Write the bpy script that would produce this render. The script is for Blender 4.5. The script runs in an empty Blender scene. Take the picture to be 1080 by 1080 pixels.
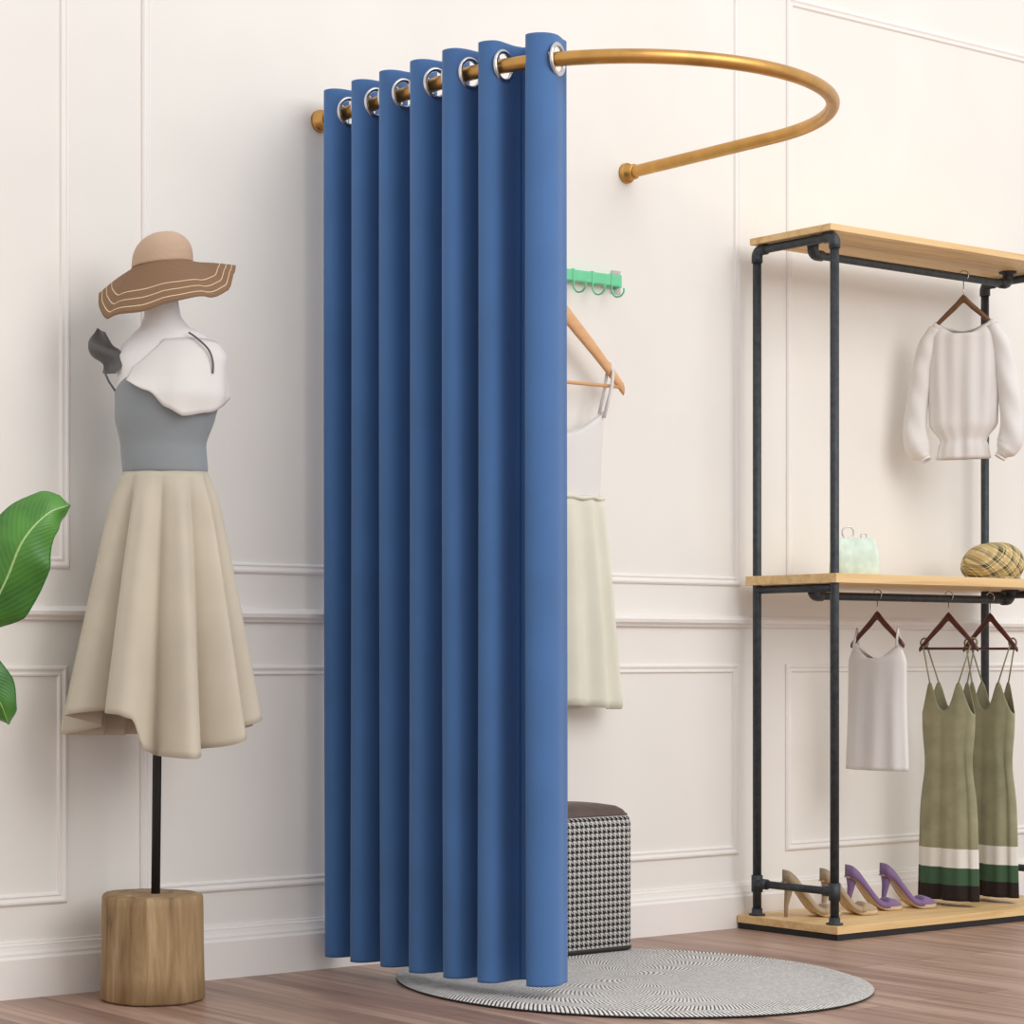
import bpy, bmesh, math, random
from mathutils import Vector, Matrix, noise
random.seed(7)
sc = bpy.context.scene
COL = sc.collection
PI = math.pi

# ------------------------------------------------------------------ helpers
def link(o, parent=None):
    COL.objects.link(o)
    if parent is not None:
        o.parent = parent
    return o

def mesh_obj(name, verts, faces, mat, parent=None, smooth=True, uvs=None):
    me = bpy.data.meshes.new(name)
    me.from_pydata([tuple(v) for v in verts], [], faces)
    me.update()
    if uvs is not None:
        lay = me.uv_layers.new(name='UVMap')
        for l in me.loops:
            lay.data[l.index].uv = uvs[l.vertex_index]
    bm = bmesh.new(); bm.from_mesh(me)
    bmesh.ops.recalc_face_normals(bm, faces=bm.faces)
    bm.to_mesh(me); bm.free()
    for p in me.polygons:
        p.use_smooth = smooth
    me.materials.append(mat)
    return link(bpy.data.objects.new(name, me), parent)

class MB:
    """collects shapes that make up ONE mesh"""
    def __init__(s): s.v = []; s.f = []; s.sm = []
    def add(s, v, f, smooth=True):
        b = len(s.v); s.v += [tuple(q) for q in v]
        s.f += [[i + b for i in q] for q in f]; s.sm += [smooth] * len(f)
        return s
    def box(s, lo, hi, bev=0.0):
        bm = bmesh.new()
        bmesh.ops.create_cube(bm, size=1)
        for v in bm.verts:
            v.co = Vector([(lo[i] + hi[i]) / 2 + v.co[i] * (hi[i] - lo[i]) for i in range(3)])
        if bev > 0:
            bmesh.ops.bevel(bm, geom=bm.edges[:], offset=bev, segments=2, profile=0.5, affect='EDGES')
        bm.verts.index_update()
        s.add([v.co[:] for v in bm.verts], [[v.index for v in f.verts] for f in bm.faces], False)
        bm.free(); return s
    def tube(s, pts, r, n=12, caps=True):
        v, f = tube(pts, r, n, caps); return s.add(v, f)
    def lathe(s, prof, c=(0, 0, 0), n=32, axis='z'):
        v, f = lathe(prof, n)
        M = {'z': lambda p: p, 'y': lambda p: (p[0], p[2], p[1]), 'x': lambda p: (p[2], p[0], p[1])}[axis]
        return s.add([tuple(a + b for a, b in zip(M(p), c)) for p in v], f)
    def build(s, name, mat, parent=None):
        me = bpy.data.meshes.new(name)
        me.from_pydata(s.v, [], s.f); me.update()
        for p, k in zip(me.polygons, s.sm): p.use_smooth = k
        bm = bmesh.new(); bm.from_mesh(me)
        bmesh.ops.recalc_face_normals(bm, faces=bm.faces)
        bm.to_mesh(me); bm.free()
        me.materials.append(mat)
        return link(bpy.data.objects.new(name, me), parent)

def tube(pts, r, n=12, caps=True):
    P = [Vector(p) for p in pts]; V = []; F = []
    rr = r if isinstance(r, (list, tuple)) else [r] * len(P)
    t0 = (P[1] - P[0]).normalized()
    up = Vector((0, 0, 1)) if abs(t0.z) < .9 else Vector((1, 0, 0))
    nrm = (up - t0 * up.dot(t0)).normalized()
    for i, p in enumerate(P):
        if i == 0: t = P[1] - P[0]
        elif i == len(P) - 1: t = P[-1] - P[-2]
        else: t = (P[i + 1] - P[i]).normalized() + (P[i] - P[i - 1]).normalized()
        t.normalize()
        nrm = (nrm - t * nrm.dot(t)).normalized()
        b = t.cross(nrm)
        for k in range(n):
            a = 2 * PI * k / n
            V.append(p + (nrm * math.cos(a) + b * math.sin(a)) * rr[i])
    for i in range(len(P) - 1):
        for k in range(n):
            F.append([i * n + k, i * n + (k + 1) % n, (i + 1) * n + (k + 1) % n, (i + 1) * n + k])
    if caps:
        F.append(list(range(n))[::-1]); F.append([(len(P) - 1) * n + k for k in range(n)])
    return V, F

def lathe(prof, n=32):
    V = []; F = []
    for (r, z) in prof:
        for k in range(n):
            a = 2 * PI * k / n
            V.append((r * math.cos(a), r * math.sin(a), z))
    for i in range(len(prof) - 1):
        for k in range(n):
            F.append([i * n + k, i * n + (k + 1) % n, (i + 1) * n + (k + 1) % n, (i + 1) * n + k])
    F.append(list(range(n))[::-1]); F.append([(len(prof) - 1) * n + k for k in range(n)])
    return V, F

def torus(R, r, n=40, m=10):
    """ring about the local y axis, centre at the origin"""
    V = []; F = []
    for i in range(n):
        a = 2 * PI * i / n
        for j in range(m):
            b = 2 * PI * j / m
            q = R + r * math.cos(b)
            V.append((q * math.cos(a), r * math.sin(b) * .8, q * math.sin(a)))
    for i in range(n):
        for j in range(m):
            F.append([i * m + j, ((i + 1) % n) * m + j, ((i + 1) % n) * m + (j + 1) % m, i * m + (j + 1) % m])
    return V, F

def grid(nu, nv, fn, closed=False, uv=False):
    V = []; U = []; F = []
    for j in range(nv + 1):
        for i in range(nu if closed else nu + 1):
            V.append(fn(i / nu, j / nv)); U.append((i / nu, j / nv))
    w = nu if closed else nu + 1
    for j in range(nv):
        for i in range(nu):
            F.append([j * w + i, j * w + (i + 1) % w, (j + 1) * w + (i + 1) % w, (j + 1) * w + i])
    return V, F, U

def lerp_table(tab, x):
    if x <= tab[0][0]: return tab[0][1:]
    for a, b in zip(tab, tab[1:]):
        if x <= b[0]:
            t = (x - a[0]) / (b[0] - a[0]); t = t * t * (3 - 2 * t) * .5 + t * .5
            return tuple(p + (q - p) * t for p, q in zip(a[1:], b[1:]))
    return tab[-1][1:]

def smooth_path(P, k=8):
    """Catmull-Rom through points"""
    P = [Vector(p) for p in P]; out = []
    Q = [P[0] * 2 - P[1]] + P + [P[-1] * 2 - P[-2]]
    for i in range(1, len(Q) - 2):
        a, b, c, d = Q[i - 1:i + 3]
        for j in range(k):
            t = j / k
            out.append(.5 * ((2 * b) + (c - a) * t + (2 * a - 5 * b + 4 * c - d) * t * t + (3 * b - a - 3 * c + d) * t ** 3))
    out.append(P[-1]); return out

def bent(P, rad=.02, k=6):
    """polyline with rounded corners"""
    P = [Vector(p) for p in P]; out = [P[0]]
    for a, b, c in zip(P, P[1:], P[2:]):
        u = (a - b).normalized(); w = (c - b).normalized()
        s = b + u * rad; e = b + w * rad
        for j in range(k + 1):
            t = j / k
            out.append(s * (1 - t) ** 2 + b * 2 * t * (1 - t) + e * t * t)
    out.append(P[-1]); return out

def solid(o, th, off=0):
    m = o.modifiers.new('thickness', 'SOLIDIFY'); m.thickness = th; m.offset = off; return o

def tag(o, label=None, cat=None, group=None, kind=None):
    if label: o['label'] = label
    if cat: o['category'] = cat
    if group: o['group'] = group
    if kind: o['kind'] = kind
    return o

def thing(name, loc, rz, label, cat, group=None):
    o = bpy.data.objects.new(name, None)
    o.empty_display_size = .05
    o.location = loc; o.rotation_euler = (0, 0, rz)
    link(o); return tag(o, label, cat, group)

def struct(o): o['kind'] = 'structure'; return o

def copy_tree(o, parent=None):
    c = o.copy(); COL.objects.link(c); c.parent = parent
    for ch in [x for x in COL.objects if x.parent == o]: copy_tree(ch, c)
    return c

# ------------------------------------------------------------------ materials
def srgb(r, g, b):
    def f(c):
        c /= 255.
        return c / 12.92 if c <= .04045 else ((c + .055) / 1.055) ** 2.4
    return (f(r), f(g), f(b), 1)

class Mat:
    def __init__(s, name, col=(200, 200, 200), rough=.6, metal=0., **kw):
        s.m = bpy.data.materials.new(name); s.m.use_nodes = True
        s.t = s.m.node_tree; s.b = s.t.nodes['Principled BSDF']
        s.b.inputs['Base Color'].default_value = srgb(*col)
        s.b.inputs['Roughness'].default_value = rough
        s.b.inputs['Metallic'].default_value = metal
        for k, v in kw.items(): s.b.inputs[k.replace('_', ' ')].default_value = v
    def n(s, t, **kw):
        nd = s.t.nodes.new(t)
        for k, v in kw.items(): setattr(nd, k, v)
        return nd
    def l(s, a, b): s.t.links.new(a, b)
    def math(s, op, a, b=None, c=None):
        nd = s.n('ShaderNodeMath', operation=op)
        for i, x in enumerate((a, b, c)):
            if x is None: continue
            if isinstance(x, (int, float)): nd.inputs[i].default_value = x
            else: s.l(x, nd.inputs[i])
        return nd.outputs[0]
    def coords(s, scale=(1, 1, 1), kind='Object', rot=(0, 0, 0)):
        tc = s.n('ShaderNodeTexCoord'); mp = s.n('ShaderNodeMapping')
        mp.inputs['Scale'].default_value = scale; mp.inputs['Rotation'].default_value = rot
        s.l(tc.outputs[kind], mp.inputs['Vector']); return mp.outputs[0]
    def noise(s, vec, scale=5, detail=4, rough=.55, dist=0):
        nd = s.n('ShaderNodeTexNoise'); s.l(vec, nd.inputs['Vector'])
        nd.inputs['Scale'].default_value = scale; nd.inputs['Detail'].default_value = detail
        nd.inputs['Roughness'].default_value = rough; nd.inputs['Distortion'].default_value = dist
        return nd.outputs['Fac']
    def ramp(s, fac, stops, const=False):
        nd = s.n('ShaderNodeValToRGB'); e = nd.color_ramp.elements
        if const: nd.color_ramp.interpolation = 'CONSTANT'
        while len(e) < len(stops): e.new(.5)
        for q, (p, c) in zip(e, stops): q.position = p; q.color = srgb(*c)
        s.l(fac, nd.inputs[0]); return nd.outputs[0]
    def mix(s, fac, a, b, mode='MIX'):
        nd = s.n('ShaderNodeMix', data_type='RGBA', blend_type=mode)
        if isinstance(fac, (int, float)): nd.inputs[0].default_value = fac
        else: s.l(fac, nd.inputs[0])
        for i, x in ((6, a), (7, b)):
            if isinstance(x, tuple): nd.inputs[i].default_value = srgb(*x)
            else: s.l(x, nd.inputs[i])
        return nd.outputs[2]
    def color(s, c): s.l(c, s.b.inputs['Base Color']); return s
    def bump(s, h, strength=.2, dist=.002):
        nd = s.n('ShaderNodeBump'); nd.inputs['Strength'].default_value = strength
        nd.inputs['Distance'].default_value = dist
        s.l(h, nd.inputs['Height']); s.l(nd.outputs[0], s.b.inputs['Normal']); return s

def m_plain(name, col, rough=.6, metal=0., var=.06, nscale=30, **kw):
    M = Mat(name, col, rough, metal, **kw)
    v = M.coords(); nz = M.noise(v, nscale, 3)
    d = tuple(max(0, c * (1 - var)) for c in col); h = tuple(min(255, c * (1 + var)) for c in col)
    M.color(M.ramp(nz, [(.3, d), (.7, h)])); return M.m

def m_fabric(name, col, rough=.85, var=.04, weave=900, bump=.15, sheen=.2, transl=None):
    M = Mat(name, col, rough)
    M.b.inputs['Sheen Weight'].default_value = sheen
    v = M.coords(); nz = M.noise(v, 6, 3)
    d = tuple(c * (1 - var) for c in col); h = tuple(min(255, c * (1 + var)) for c in col)
    M.color(M.ramp(nz, [(.3, d), (.7, h)]))
    M.bump(M.noise(v, weave, 1), bump, .0006)
    if transl:
        out = M.t.nodes['Material Output']
        tr = M.n('ShaderNodeBsdfTranslucent'); tr.inputs[0].default_value = srgb(*col)
        mx = M.n('ShaderNodeMixShader'); mx.inputs[0].default_value = transl
        M.l(M.b.outputs[0], mx.inputs[1]); M.l(tr.outputs[0], mx.inputs[2]); M.l(mx.outputs[0], out.inputs[0])
    return M.m

def m_wood(name, cols, scale=(30, 30, 2), rough=.5, det=6, knots=False):
    M = Mat(name, cols[0], rough)
    v = M.coords(scale); nz = M.noise(v, 1., det, .6, .6)
    M.color(M.ramp(nz, [(.25 + .5 * i / (len(cols) - 1), c) for i, c in enumerate(cols)]))
    M.bump(nz, .25, .002)
    return M.m

wall_paint = m_plain('wall_paint', (235, 231, 225), .75, var=.012, nscale=2.5)
trim_paint = m_plain('trim_paint', (238, 233, 229), .55, var=.01, nscale=4)
black_iron = m_plain('black_iron', (62, 66, 70), .5, .4, var=.15, nscale=60)
black_frame = m_plain('black_frame', (22, 20, 20), .55, var=.1)
shelf_wood = m_wood('shelf_wood', [(200, 158, 102), (228, 192, 136), (236, 206, 156)], (2.2, 40, 40), .5)
log_wood = m_wood('log_wood', [(92, 70, 46), (146, 118, 82), (166, 138, 100), (190, 166, 130)], (34, 34, 4), .7)
pine_hanger = m_wood('pine_hanger', [(214, 160, 110), (228, 180, 130)], (8, 60, 60), .45)
brown_hanger = m_wood('brown_hanger', [(92, 60, 30), (120, 82, 44)], (60, 8, 60), .4)
red_hanger = m_wood('red_hanger', [(70, 28, 22), (98, 44, 34)], (60, 8, 60), .4)
chrome = m_plain('chrome', (205, 205, 208), .22, 1., var=.03)
gold = m_plain('brushed_gold', (200, 152, 86), .34, .9, var=.08, nscale=14)
curtain_blue = m_fabric('curtain_blue', (66, 108, 162), .8, .03, 1100, .12, .15)
white_form = m_fabric('white_form', (238, 236, 235), .8, .01)
grey_knit = m_fabric('grey_knit', (142, 148, 152), .9, .03, 700)
dark_ruffle = m_fabric('dark_ruffle', (92, 90, 90), .9, .06)
skirt_beige = m_fabric('skirt_beige', (198, 188, 170), .85, .03, 600)
white_cloth = m_fabric('white_cloth', (240, 236, 233), .85, .01, 700, .12, .1, .15)
cream_cloth = m_fabric('cream_cloth', (238, 235, 218), .85, .02, 700, .12, .1, .15)
green_plastic = m_plain('green_plastic', (112, 208, 158), .35, var=.02)
purple_suede = m_fabric('purple_suede', (124, 96, 140), .75, .08)
beige_suede = m_fabric('beige_suede', (168, 146, 118), .75, .06)
tan_sole = m_plain('tan_sole', (206, 180, 140), .5)
leather_brown = m_plain('leather_brown', (84, 66, 60), .5, var=.08, nscale=40)
pot_glaze = m_plain('pot_glaze', (214, 210, 204), .4)
soil = m_plain('soil', (60, 44, 32), .95, var=.3, nscale=80)
stem_green = m_plain('stem_green', (104, 150, 62), .5)
mint_bag = m_plain('mint_bag', (214, 230, 216), .6, var=.06, nscale=30)
clear_plastic = Mat('clear_plastic', (245, 245, 245), .15); clear_plastic.b.inputs['Transmission Weight'].default_value = .85
clear_plastic = clear_plastic.m

def mk_floor():
    M = Mat('floor_planks', (150, 120, 105), .42)
    v = M.coords((1, 1, 1), 'Object', (0, 0, PI / 2))
    br = M.n('ShaderNodeTexBrick'); M.l(v, br.inputs['Vector'])
    br.offset = .37; br.inputs['Scale'].default_value = 1
    br.inputs['Brick Width'].default_value = 1.1; br.inputs['Row Height'].default_value = .105
    br.inputs['Mortar Size'].default_value = .0012; br.inputs['Mortar Smooth'].default_value = .2
    br.inputs['Color1'].default_value = (0, 0, 0, 1); br.inputs['Color2'].default_value = (1, 1, 1, 1)
    br.inputs['Mortar'].default_value = (.5, .5, .5, 1)
    g = M.noise(M.coords((26, 1.3, 1)), 1, 7, .62, .8)
    g2 = M.noise(M.coords((110, 3, 1)), 1, 3, .6)
    bw = M.n('ShaderNodeRGBToBW'); M.l(br.outputs['Color'], bw.inputs[0])
    f = M.math('ADD', M.math('MULTIPLY', g, .72), M.math('ADD', M.math('MULTIPLY', bw.outputs[0], .16), M.math('MULTIPLY', g2, .14)))
    c = M.ramp(f, [(.3, (116, 88, 76)), (.5, (160, 129, 113)), (.72, (198, 168, 151))])
    c = M.mix(br.outputs['Fac'], c, (96, 70, 60))
    M.color(c); M.bump(f, .12, .002); return M.m
floor_planks = mk_floor()

def mk_rug():
    M = Mat('rug_herringbone', (200, 200, 200), .95)
    tc = M.n('ShaderNodeTexCoord'); sp = M.n('ShaderNodeSeparateXYZ'); M.l(tc.outputs['Object'], sp.inputs[0])
    x, y = sp.outputs[0], sp.outputs[1]
    r = M.math('SQRT', M.math('ADD', M.math('MULTIPLY', x, x), M.math('MULTIPLY', y, y)))
    th = M.math('ARCTAN2', y, x)
    ring = M.math('FLOOR', M.math('DIVIDE', r, .104))
    N = M.math('ADD', M.math('MULTIPLY', ring, 72), 40)          # threads per turn in this ring
    pp = M.math('PINGPONG', r, .052)
    w = M.math('SINE', M.math('ADD', M.math('MULTIPLY', N, th), M.math('MULTIPLY', pp, 290)))
    nz = M.noise(tc.outputs['Object'], 120, 3)
    w = M.math('ADD', w, M.math('MULTIPLY', M.math('SUBTRACT', nz, .5), 2.0))
    # the border row is woven with darker yarn than the inner rows
    mr = M.n('ShaderNodeMapRange'); M.l(r, mr.inputs[0])
    mr.inputs[1].default_value = .36; mr.inputs[2].default_value = .45; mr.inputs[3].default_value = .0; mr.inputs[4].default_value = 1.
    f = M.math('ADD', M.math('MULTIPLY', w, .5), .5)
    ca = M.ramp(f, [(.10, (120, 118, 118)), (.36, (204, 200, 196)), (1, (226, 222, 218))])
    cb = M.ramp(f, [(.16, (50, 48, 50)), (.36, (208, 204, 200)), (1, (232, 228, 224))])
    c = M.mix(mr.outputs[0], ca, cb)
    M.color(c); M.bump(w, .4, .002); return M.m
rug_mat = mk_rug()
rug_edge = m_plain('rug_edge', (48, 46, 46), .9, var=.3, nscale=300)

def mk_hound():
    M = Mat('houndstooth', (200, 200, 200), .85)
    tc = M.n('ShaderNodeTexCoord'); sp = M.n('ShaderNodeSeparateXYZ'); M.l(tc.outputs['Object'], sp.inputs[0])
    u = .0148 / 8
    hx = M.math('FLOOR', M.math('DIVIDE', M.math('ADD', M.math('ADD', sp.outputs[0], sp.outputs[1]), 5.0), u))
    hz = M.math('FLOOR', M.math('DIVIDE', M.math('ADD', sp.outputs[2], 5.0), u))
    wx = M.math('LESS_THAN', M.math('MODULO', hx, 8), 4.5)
    wz = M.math('LESS_THAN', M.math('MODULO', hz, 8), 4)
    tw = M.math('LESS_THAN', M.math('MODULO', M.math('ADD', hx, hz), 4), 2)
    k = M.math('ADD', M.math('MULTIPLY', wx, tw), M.math('MULTIPLY', wz, M.math('SUBTRACT', 1, tw)))
    M.color(M.mix(k, (204, 200, 196), (18, 17, 19))); return M.m
hound = mk_hound()

def mk_brim(name, base, lines):
    M = Mat(name, base, .85)
    tc = M.n('ShaderNodeTexCoord'); sp = M.n('ShaderNodeSeparateXYZ'); M.l(tc.outputs['UV'], sp.inputs[0])
    v = sp.outputs[1]
    tot = None
    for p in lines:
        k = M.math('LESS_THAN', M.math('ABSOLUTE', M.math('SUBTRACT', v, p)), .009)
        tot = k if tot is None else M.math('MAXIMUM', tot, k)
    rings = M.math('SINE', M.math('MULTIPLY', v, 190))
    c = M.ramp(M.math('ADD', M.math('MULTIPLY', rings, .3), .5), [(.1, tuple(q * .86 for q in base)), (.9, base)])
    M.color(M.mix(tot, c, (222, 196, 158)) if tot is not None else c)
    M.bump(rings, .5, .001); return M.m
brim_straw = mk_brim('brim_straw', (146, 112, 84), [.62, .77, .9])
crown_straw = mk_brim('crown_straw', (216, 184, 158), [])

def mk_plaid():
    M = Mat('plaid_cap', (210, 190, 140), .9)
    tc = M.n('ShaderNodeTexCoord'); sp = M.n('ShaderNodeSeparateXYZ'); M.l(tc.outputs['Object'], sp.inputs[0])
    a = M.math('ADD', M.math('MULTIPLY', sp.outputs[0], .75), M.math('MULTIPLY', sp.outputs[2], .8))
    b = M.math('SUBTRACT', M.math('MULTIPLY', sp.outputs[0], .75), M.math('MULTIPLY', sp.outputs[2], .8))
    a = M.math('ADD', a, 3.0); b = M.math('ADD', M.math('ADD', b, M.math('MULTIPLY', sp.outputs[1], .6)), 3.0)
    def bands(q):
        f = M.math('FRACT', M.math('DIVIDE', q, .034))
        k1 = M.math('LESS_THAN', f, .24)
        k2 = M.math('LESS_THAN', M.math('ABSOLUTE', M.math('SUBTRACT', f, .36)), .05)
        return M.math('MAXIMUM', k1, k2), M.math('LESS_THAN', M.math('ABSOLUTE', M.math('SUBTRACT', f, .7)), .12)
    a1, a2 = bands(a); b1, b2 = bands(b)
    c = M.mix(M.math('MULTIPLY', M.math('MAXIMUM', a2, b2), .5), (220, 202, 150), (186, 148, 92))
    c = M.mix(M.math('MULTIPLY', M.math('ADD', a1, b1), .47), c, (58, 52, 34))
    M.color(c); M.bump(M.noise(tc.outputs['Object'], 500, 2), .3, .001); return M.m
plaid = mk_plaid()

def mk_dress_stripes():
    """olive cloth with white, green and black-brown hem bands woven in"""
    M = Mat('olive_banded_cloth', (124, 124, 96), .9)
    tc = M.n('ShaderNodeTexCoord'); sp = M.n('ShaderNodeSeparateXYZ'); M.l(tc.outputs['UV'], sp.inputs[0])
    nz = M.noise(tc.outputs['Object'], 12, 3)
    c0 = M.ramp(nz, [(.3, (136, 134, 104)), (.7, (164, 160, 130))])
    v = sp.outputs[1]   # 0 hem .. 1 top
    c = M.mix(M.math('LESS_THAN', v, .236), c0, (232, 228, 220))
    c = M.mix(M.math('LESS_THAN', v, .15), c, (62, 92, 66))
    c = M.mix(M.math('LESS_THAN', v, .072), c, (36, 24, 22))
    M.color(c); return M.m
olive_banded = mk_dress_stripes()
olive_cloth = m_fabric('olive_cloth', (140, 140, 108), .9, .06)

def mk_leaf():
    M = Mat('leaf_green', (58, 118, 40), .42)
    tc = M.n('ShaderNodeTexCoord'); sp = M.n('ShaderNodeSeparateXYZ'); M.l(tc.outputs['UV'], sp.inputs[0])
    nz = M.noise(tc.outputs['Object'], 9, 3)
    c = M.ramp(nz, [(.3, (44, 100, 36)), (.7, (84, 146, 52))])
    q = M.math('ABSOLUTE', M.math('SUBTRACT', sp.outputs[0], .5))
    vein = M.math('SINE', M.math('MULTIPLY', M.math('SUBTRACT', sp.outputs[1], M.math('MULTIPLY', q, .5)), 150))
    c = M.mix(M.math('MULTIPLY', M.math('GREATER_THAN', vein, .9), .25), c, (120, 172, 84))
    c = M.mix(M.math('LESS_THAN', q, .014), c, (170, 204, 130))
    M.color(c); M.bump(vein, .15, .001); return M.m
leaf_green = mk_leaf()

# ------------------------------------------------------------------ the room
fl = MB().box((-1.5, -5.6, -.05), (8.2, 0.0, 0)).build('floor', floor_planks); struct(fl)
wb = MB().box((-1.5, 0.0, -.05), (8.2, .1, 3.3)).build('wall_back', wall_paint); struct(wb)

def extrude_x(prof, x0, x1):
    """prof: closed list of (y,z)"""
    n = len(prof)
    V = [(x0, y, z) for y, z in prof] + [(x1, y, z) for y, z in prof]
    F = [[i, (i + 1) % n, n + (i + 1) % n, n + i] for i in range(n)] + [list(range(n))[::-1], [n + i for i in range(n)]]
    return V, F
m = MB(); m.add(*extrude_x([(0, 0), (-.020, 0), (-.020, .082), (-.016, .088), (-.016, .093), (-.013, .099), (-.011, .107), (-.011, .110), (-.006, .112), (-.006, .117), (0, .118)], -1.5, 8.2), smooth=False)
struct(m.build('baseboard_back', trim_paint))
m = MB(); m.add(*extrude_x([(0, .795), (-.010, .795), (-.013, .800), (-.022, .806), (-.024, .814), (-.017, .819), (-.008, .824), (0, .826)], -1.5, 8.2), smooth=False)
struct(m.build('trim_0', trim_paint))

def panel(idx, x0, x1, z0, z1):
    prof = [(0, 0), (0, -.004), (.004, -.0075), (.008, -.0075), (.011, -.005), (.015, -.004), (.018, -.006), (.021, -.0055), (.024, 0)]   # (inset, y)
    V = []; F = []; n = len(prof)
    for (cx, cz, sx, sz) in ((x0, z0, 1, 1), (x1, z0, -1, 1), (x1, z1, -1, -1), (x0, z1, 1, -1)):
        for i, y in prof: V.append((cx + sx * i, y, cz + sz * i))
    for c in range(4):
        for i in range(n - 1):
            F.append([c * n + i, c * n + i + 1, ((c + 1) % 4) * n + i + 1, ((c + 1) % 4) * n + i])
    m = MB(); m.add(V, F, False); struct(m.build('trim_%d' % idx, trim_paint))
k = 1
for (x0, x1, zb) in ((.55, 2.497, .905), (2.682, 4.582, .905), (4.765, 6.68, .905)):
    panel(k, x0, x1, zb, 2.502); k += 1
    panel(k, x0 - .004, x1 - .006, .193, .698); k += 1

# ------------------------------------------------------------------ curtain rail
W_, L_, B_, XA, ZR = .987, .485, .414, 3.173, 1.950
def rod_path():
    P = [(XA, -.004 - (L_ - .004) * i / 20) for i in range(21)]
    for i in range(1, 60):
        th = PI - PI * i / 60
        P.append((XA + W_ / 2 + W_ / 2 * math.cos(th), -L_ - B_ * math.sin(th)))
    P += [(XA + W_, -L_ + (L_ - .004) * i / 20) for i in range(21)]
    return P
RP = rod_path()
RS = [0]
for a, b in zip(RP, RP[1:]): RS.append(RS[-1] + math.hypot(b[0] - a[0], b[1] - a[1]))
def rod_at(s):
    s = max(0, s)
    for i in range(len(RS) - 1):
        if s <= RS[i + 1] or i == len(RS) - 2:
            t = (s - RS[i]) / (RS[i + 1] - RS[i]); a, b = RP[i], RP[i + 1]
            T = Vector((b[0] - a[0], b[1] - a[1])).normalized()
            return Vector((a[0] + (b[0] - a[0]) * t, a[1] + (b[1] - a[1]) * t)), T
rr = thing('curtain_rail', (XA, 0, ZR), 0, 'gold U-shaped curtain rail fixed to the white wall at both ends', 'curtain rail')
MB().tube([(x - XA, y, 0) for x, y in RP], .0152, 20).build('rod', gold, rr)
for dx in (0, W_):
    MB().lathe([(.004, 0), (.026, 0), (.026, -.006), (.024, -.009), (.0195, -.010), (.0195, -.030), (.018, -.032), (.0155, -.032)], (dx, -.001, 0), 32, 'y').build('wall_flange', gold, rr)

# ------------------------------------------------------------------ curtain
cu = thing('curtain', (XA, -.3, 0), 0, 'long blue eyelet curtain hanging in deep folds from the gold rail', 'curtain')
SK = [.104, .204, .300, .408, .512, .598, .716]
AMP = [(-1, .046), (0, .046), (4, .045), (4.8, .034), (5.4, .034), (5.75, .038), (7, .038)]
ZB, ZT = .037, 2.000
def curtain_pt(s, off):
    p, T = rod_at(s)
    Nn = Vector((T.y, -T.x))                         # outward normal: to the left of the arm
    if Nn.x > 0: Nn = -Nn
    k = max(0., min(1., .5 + off / .1)); k = k * k * (3 - 2 * k)
    return p + (Nn * (1 - .65 * k) + Vector((-.65 * k, 0))).normalized() * off
def phase_s(q):
    """q = fold coordinate, integer at the eyelets that face the camera"""
    i = int(math.floor(q)); i0 = max(0, min(len(SK) - 2, i))
    return SK[i0] + (SK[i0 + 1] - SK[i0]) * (q - i0)
path = []
q0, q1 = -.62, 6.16
NQ = 560
for i in range(NQ + 1):
    q = q0 + (q1 - q0) * i / NQ
    ph = 2 * PI * q
    off = -math.sin(ph)
    off *= lerp_table(AMP, q)[0] if off > 0 else .064
    # slightly squarer wave, so that the folds hang as loops
    s = phase_s(q) - .0078 * math.sin(2 * ph)
    s = max(.012, s)
    path.append((q, curtain_pt(s, off)))
dense = []
acc = [0]
for a, b in zip(path, path[1:]): acc.append(acc[-1] + (b[1] - a[1]).length)
NP = int(acc[-1] / .0042)
pp = []; j = 0
for i in range(NP + 1):
    t = acc[-1] * i / NP
    while j < len(acc) - 2 and acc[j + 1] < t: j += 1
    w = (t - acc[j]) / max(1e-9, acc[j + 1] - acc[j])
    pp.append((path[j][0] + (path[j + 1][0] - path[j][0]) * w, path[j][1].lerp(path[j + 1][1], w)))
zs = [ZT - .0036 * i for i in range(28)]
z_ = zs[-1]
while z_ > ZB + .05: z_ -= .06; zs.append(max(z_, ZB + .012))
zs = [z for z in zs if z > ZB + .011]; zs += [ZB + .006, ZB]
eyelets = []
for n_ in range(-1, 14):
    q = n_ * .5
    if q < q0 + .1 or q > q1 - .12: continue
    i = min(range(len(pp)), key=lambda k: abs(pp[k][0] - q))
    t = (pp[min(i + 2, NP)][1] - pp[max(i - 2, 0)][1]).normalized()
    # eyelet sits where the cloth meets the rod
    best = None
    s = phase_s(q); c2, T2 = rod_at(s)
    eyelets.append((pp[i][1], t, c2, T2))
V = []; F = []
ctr = Vector((XA, -.3))
for z in zs:
    dn = (ZT - z) / (ZT - ZB)
    for q, p in pp:
        wob = .004 * dn * math.sin(q * 3.1 + dn * 2.0)
        V.append((p.x - ctr.x + wob, p.y - ctr.y, z))
w = len(pp)
cen = [Vector((e[0].x - ctr.x, e[0].y - ctr.y, ZR)) for e in eyelets]
for j in range(len(zs) - 1):
    for i in range(w - 1):
        if zs[j] > ZR - .05:
            c = (Vector(V[j * w + i]) + Vector(V[(j + 1) * w + i + 1])) / 2
            if any((c - k).length < .0285 for k in cen): continue
        F.append([j * w + i, j * w + i + 1, (j + 1) * w + i + 1, (j + 1) * w + i])
fab = mesh_obj('curtain_cloth', V, F, curtain_blue, cu)
solid(fab, .0014)
rv, rf = torus(.0305, .0054, 40, 10)
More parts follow.
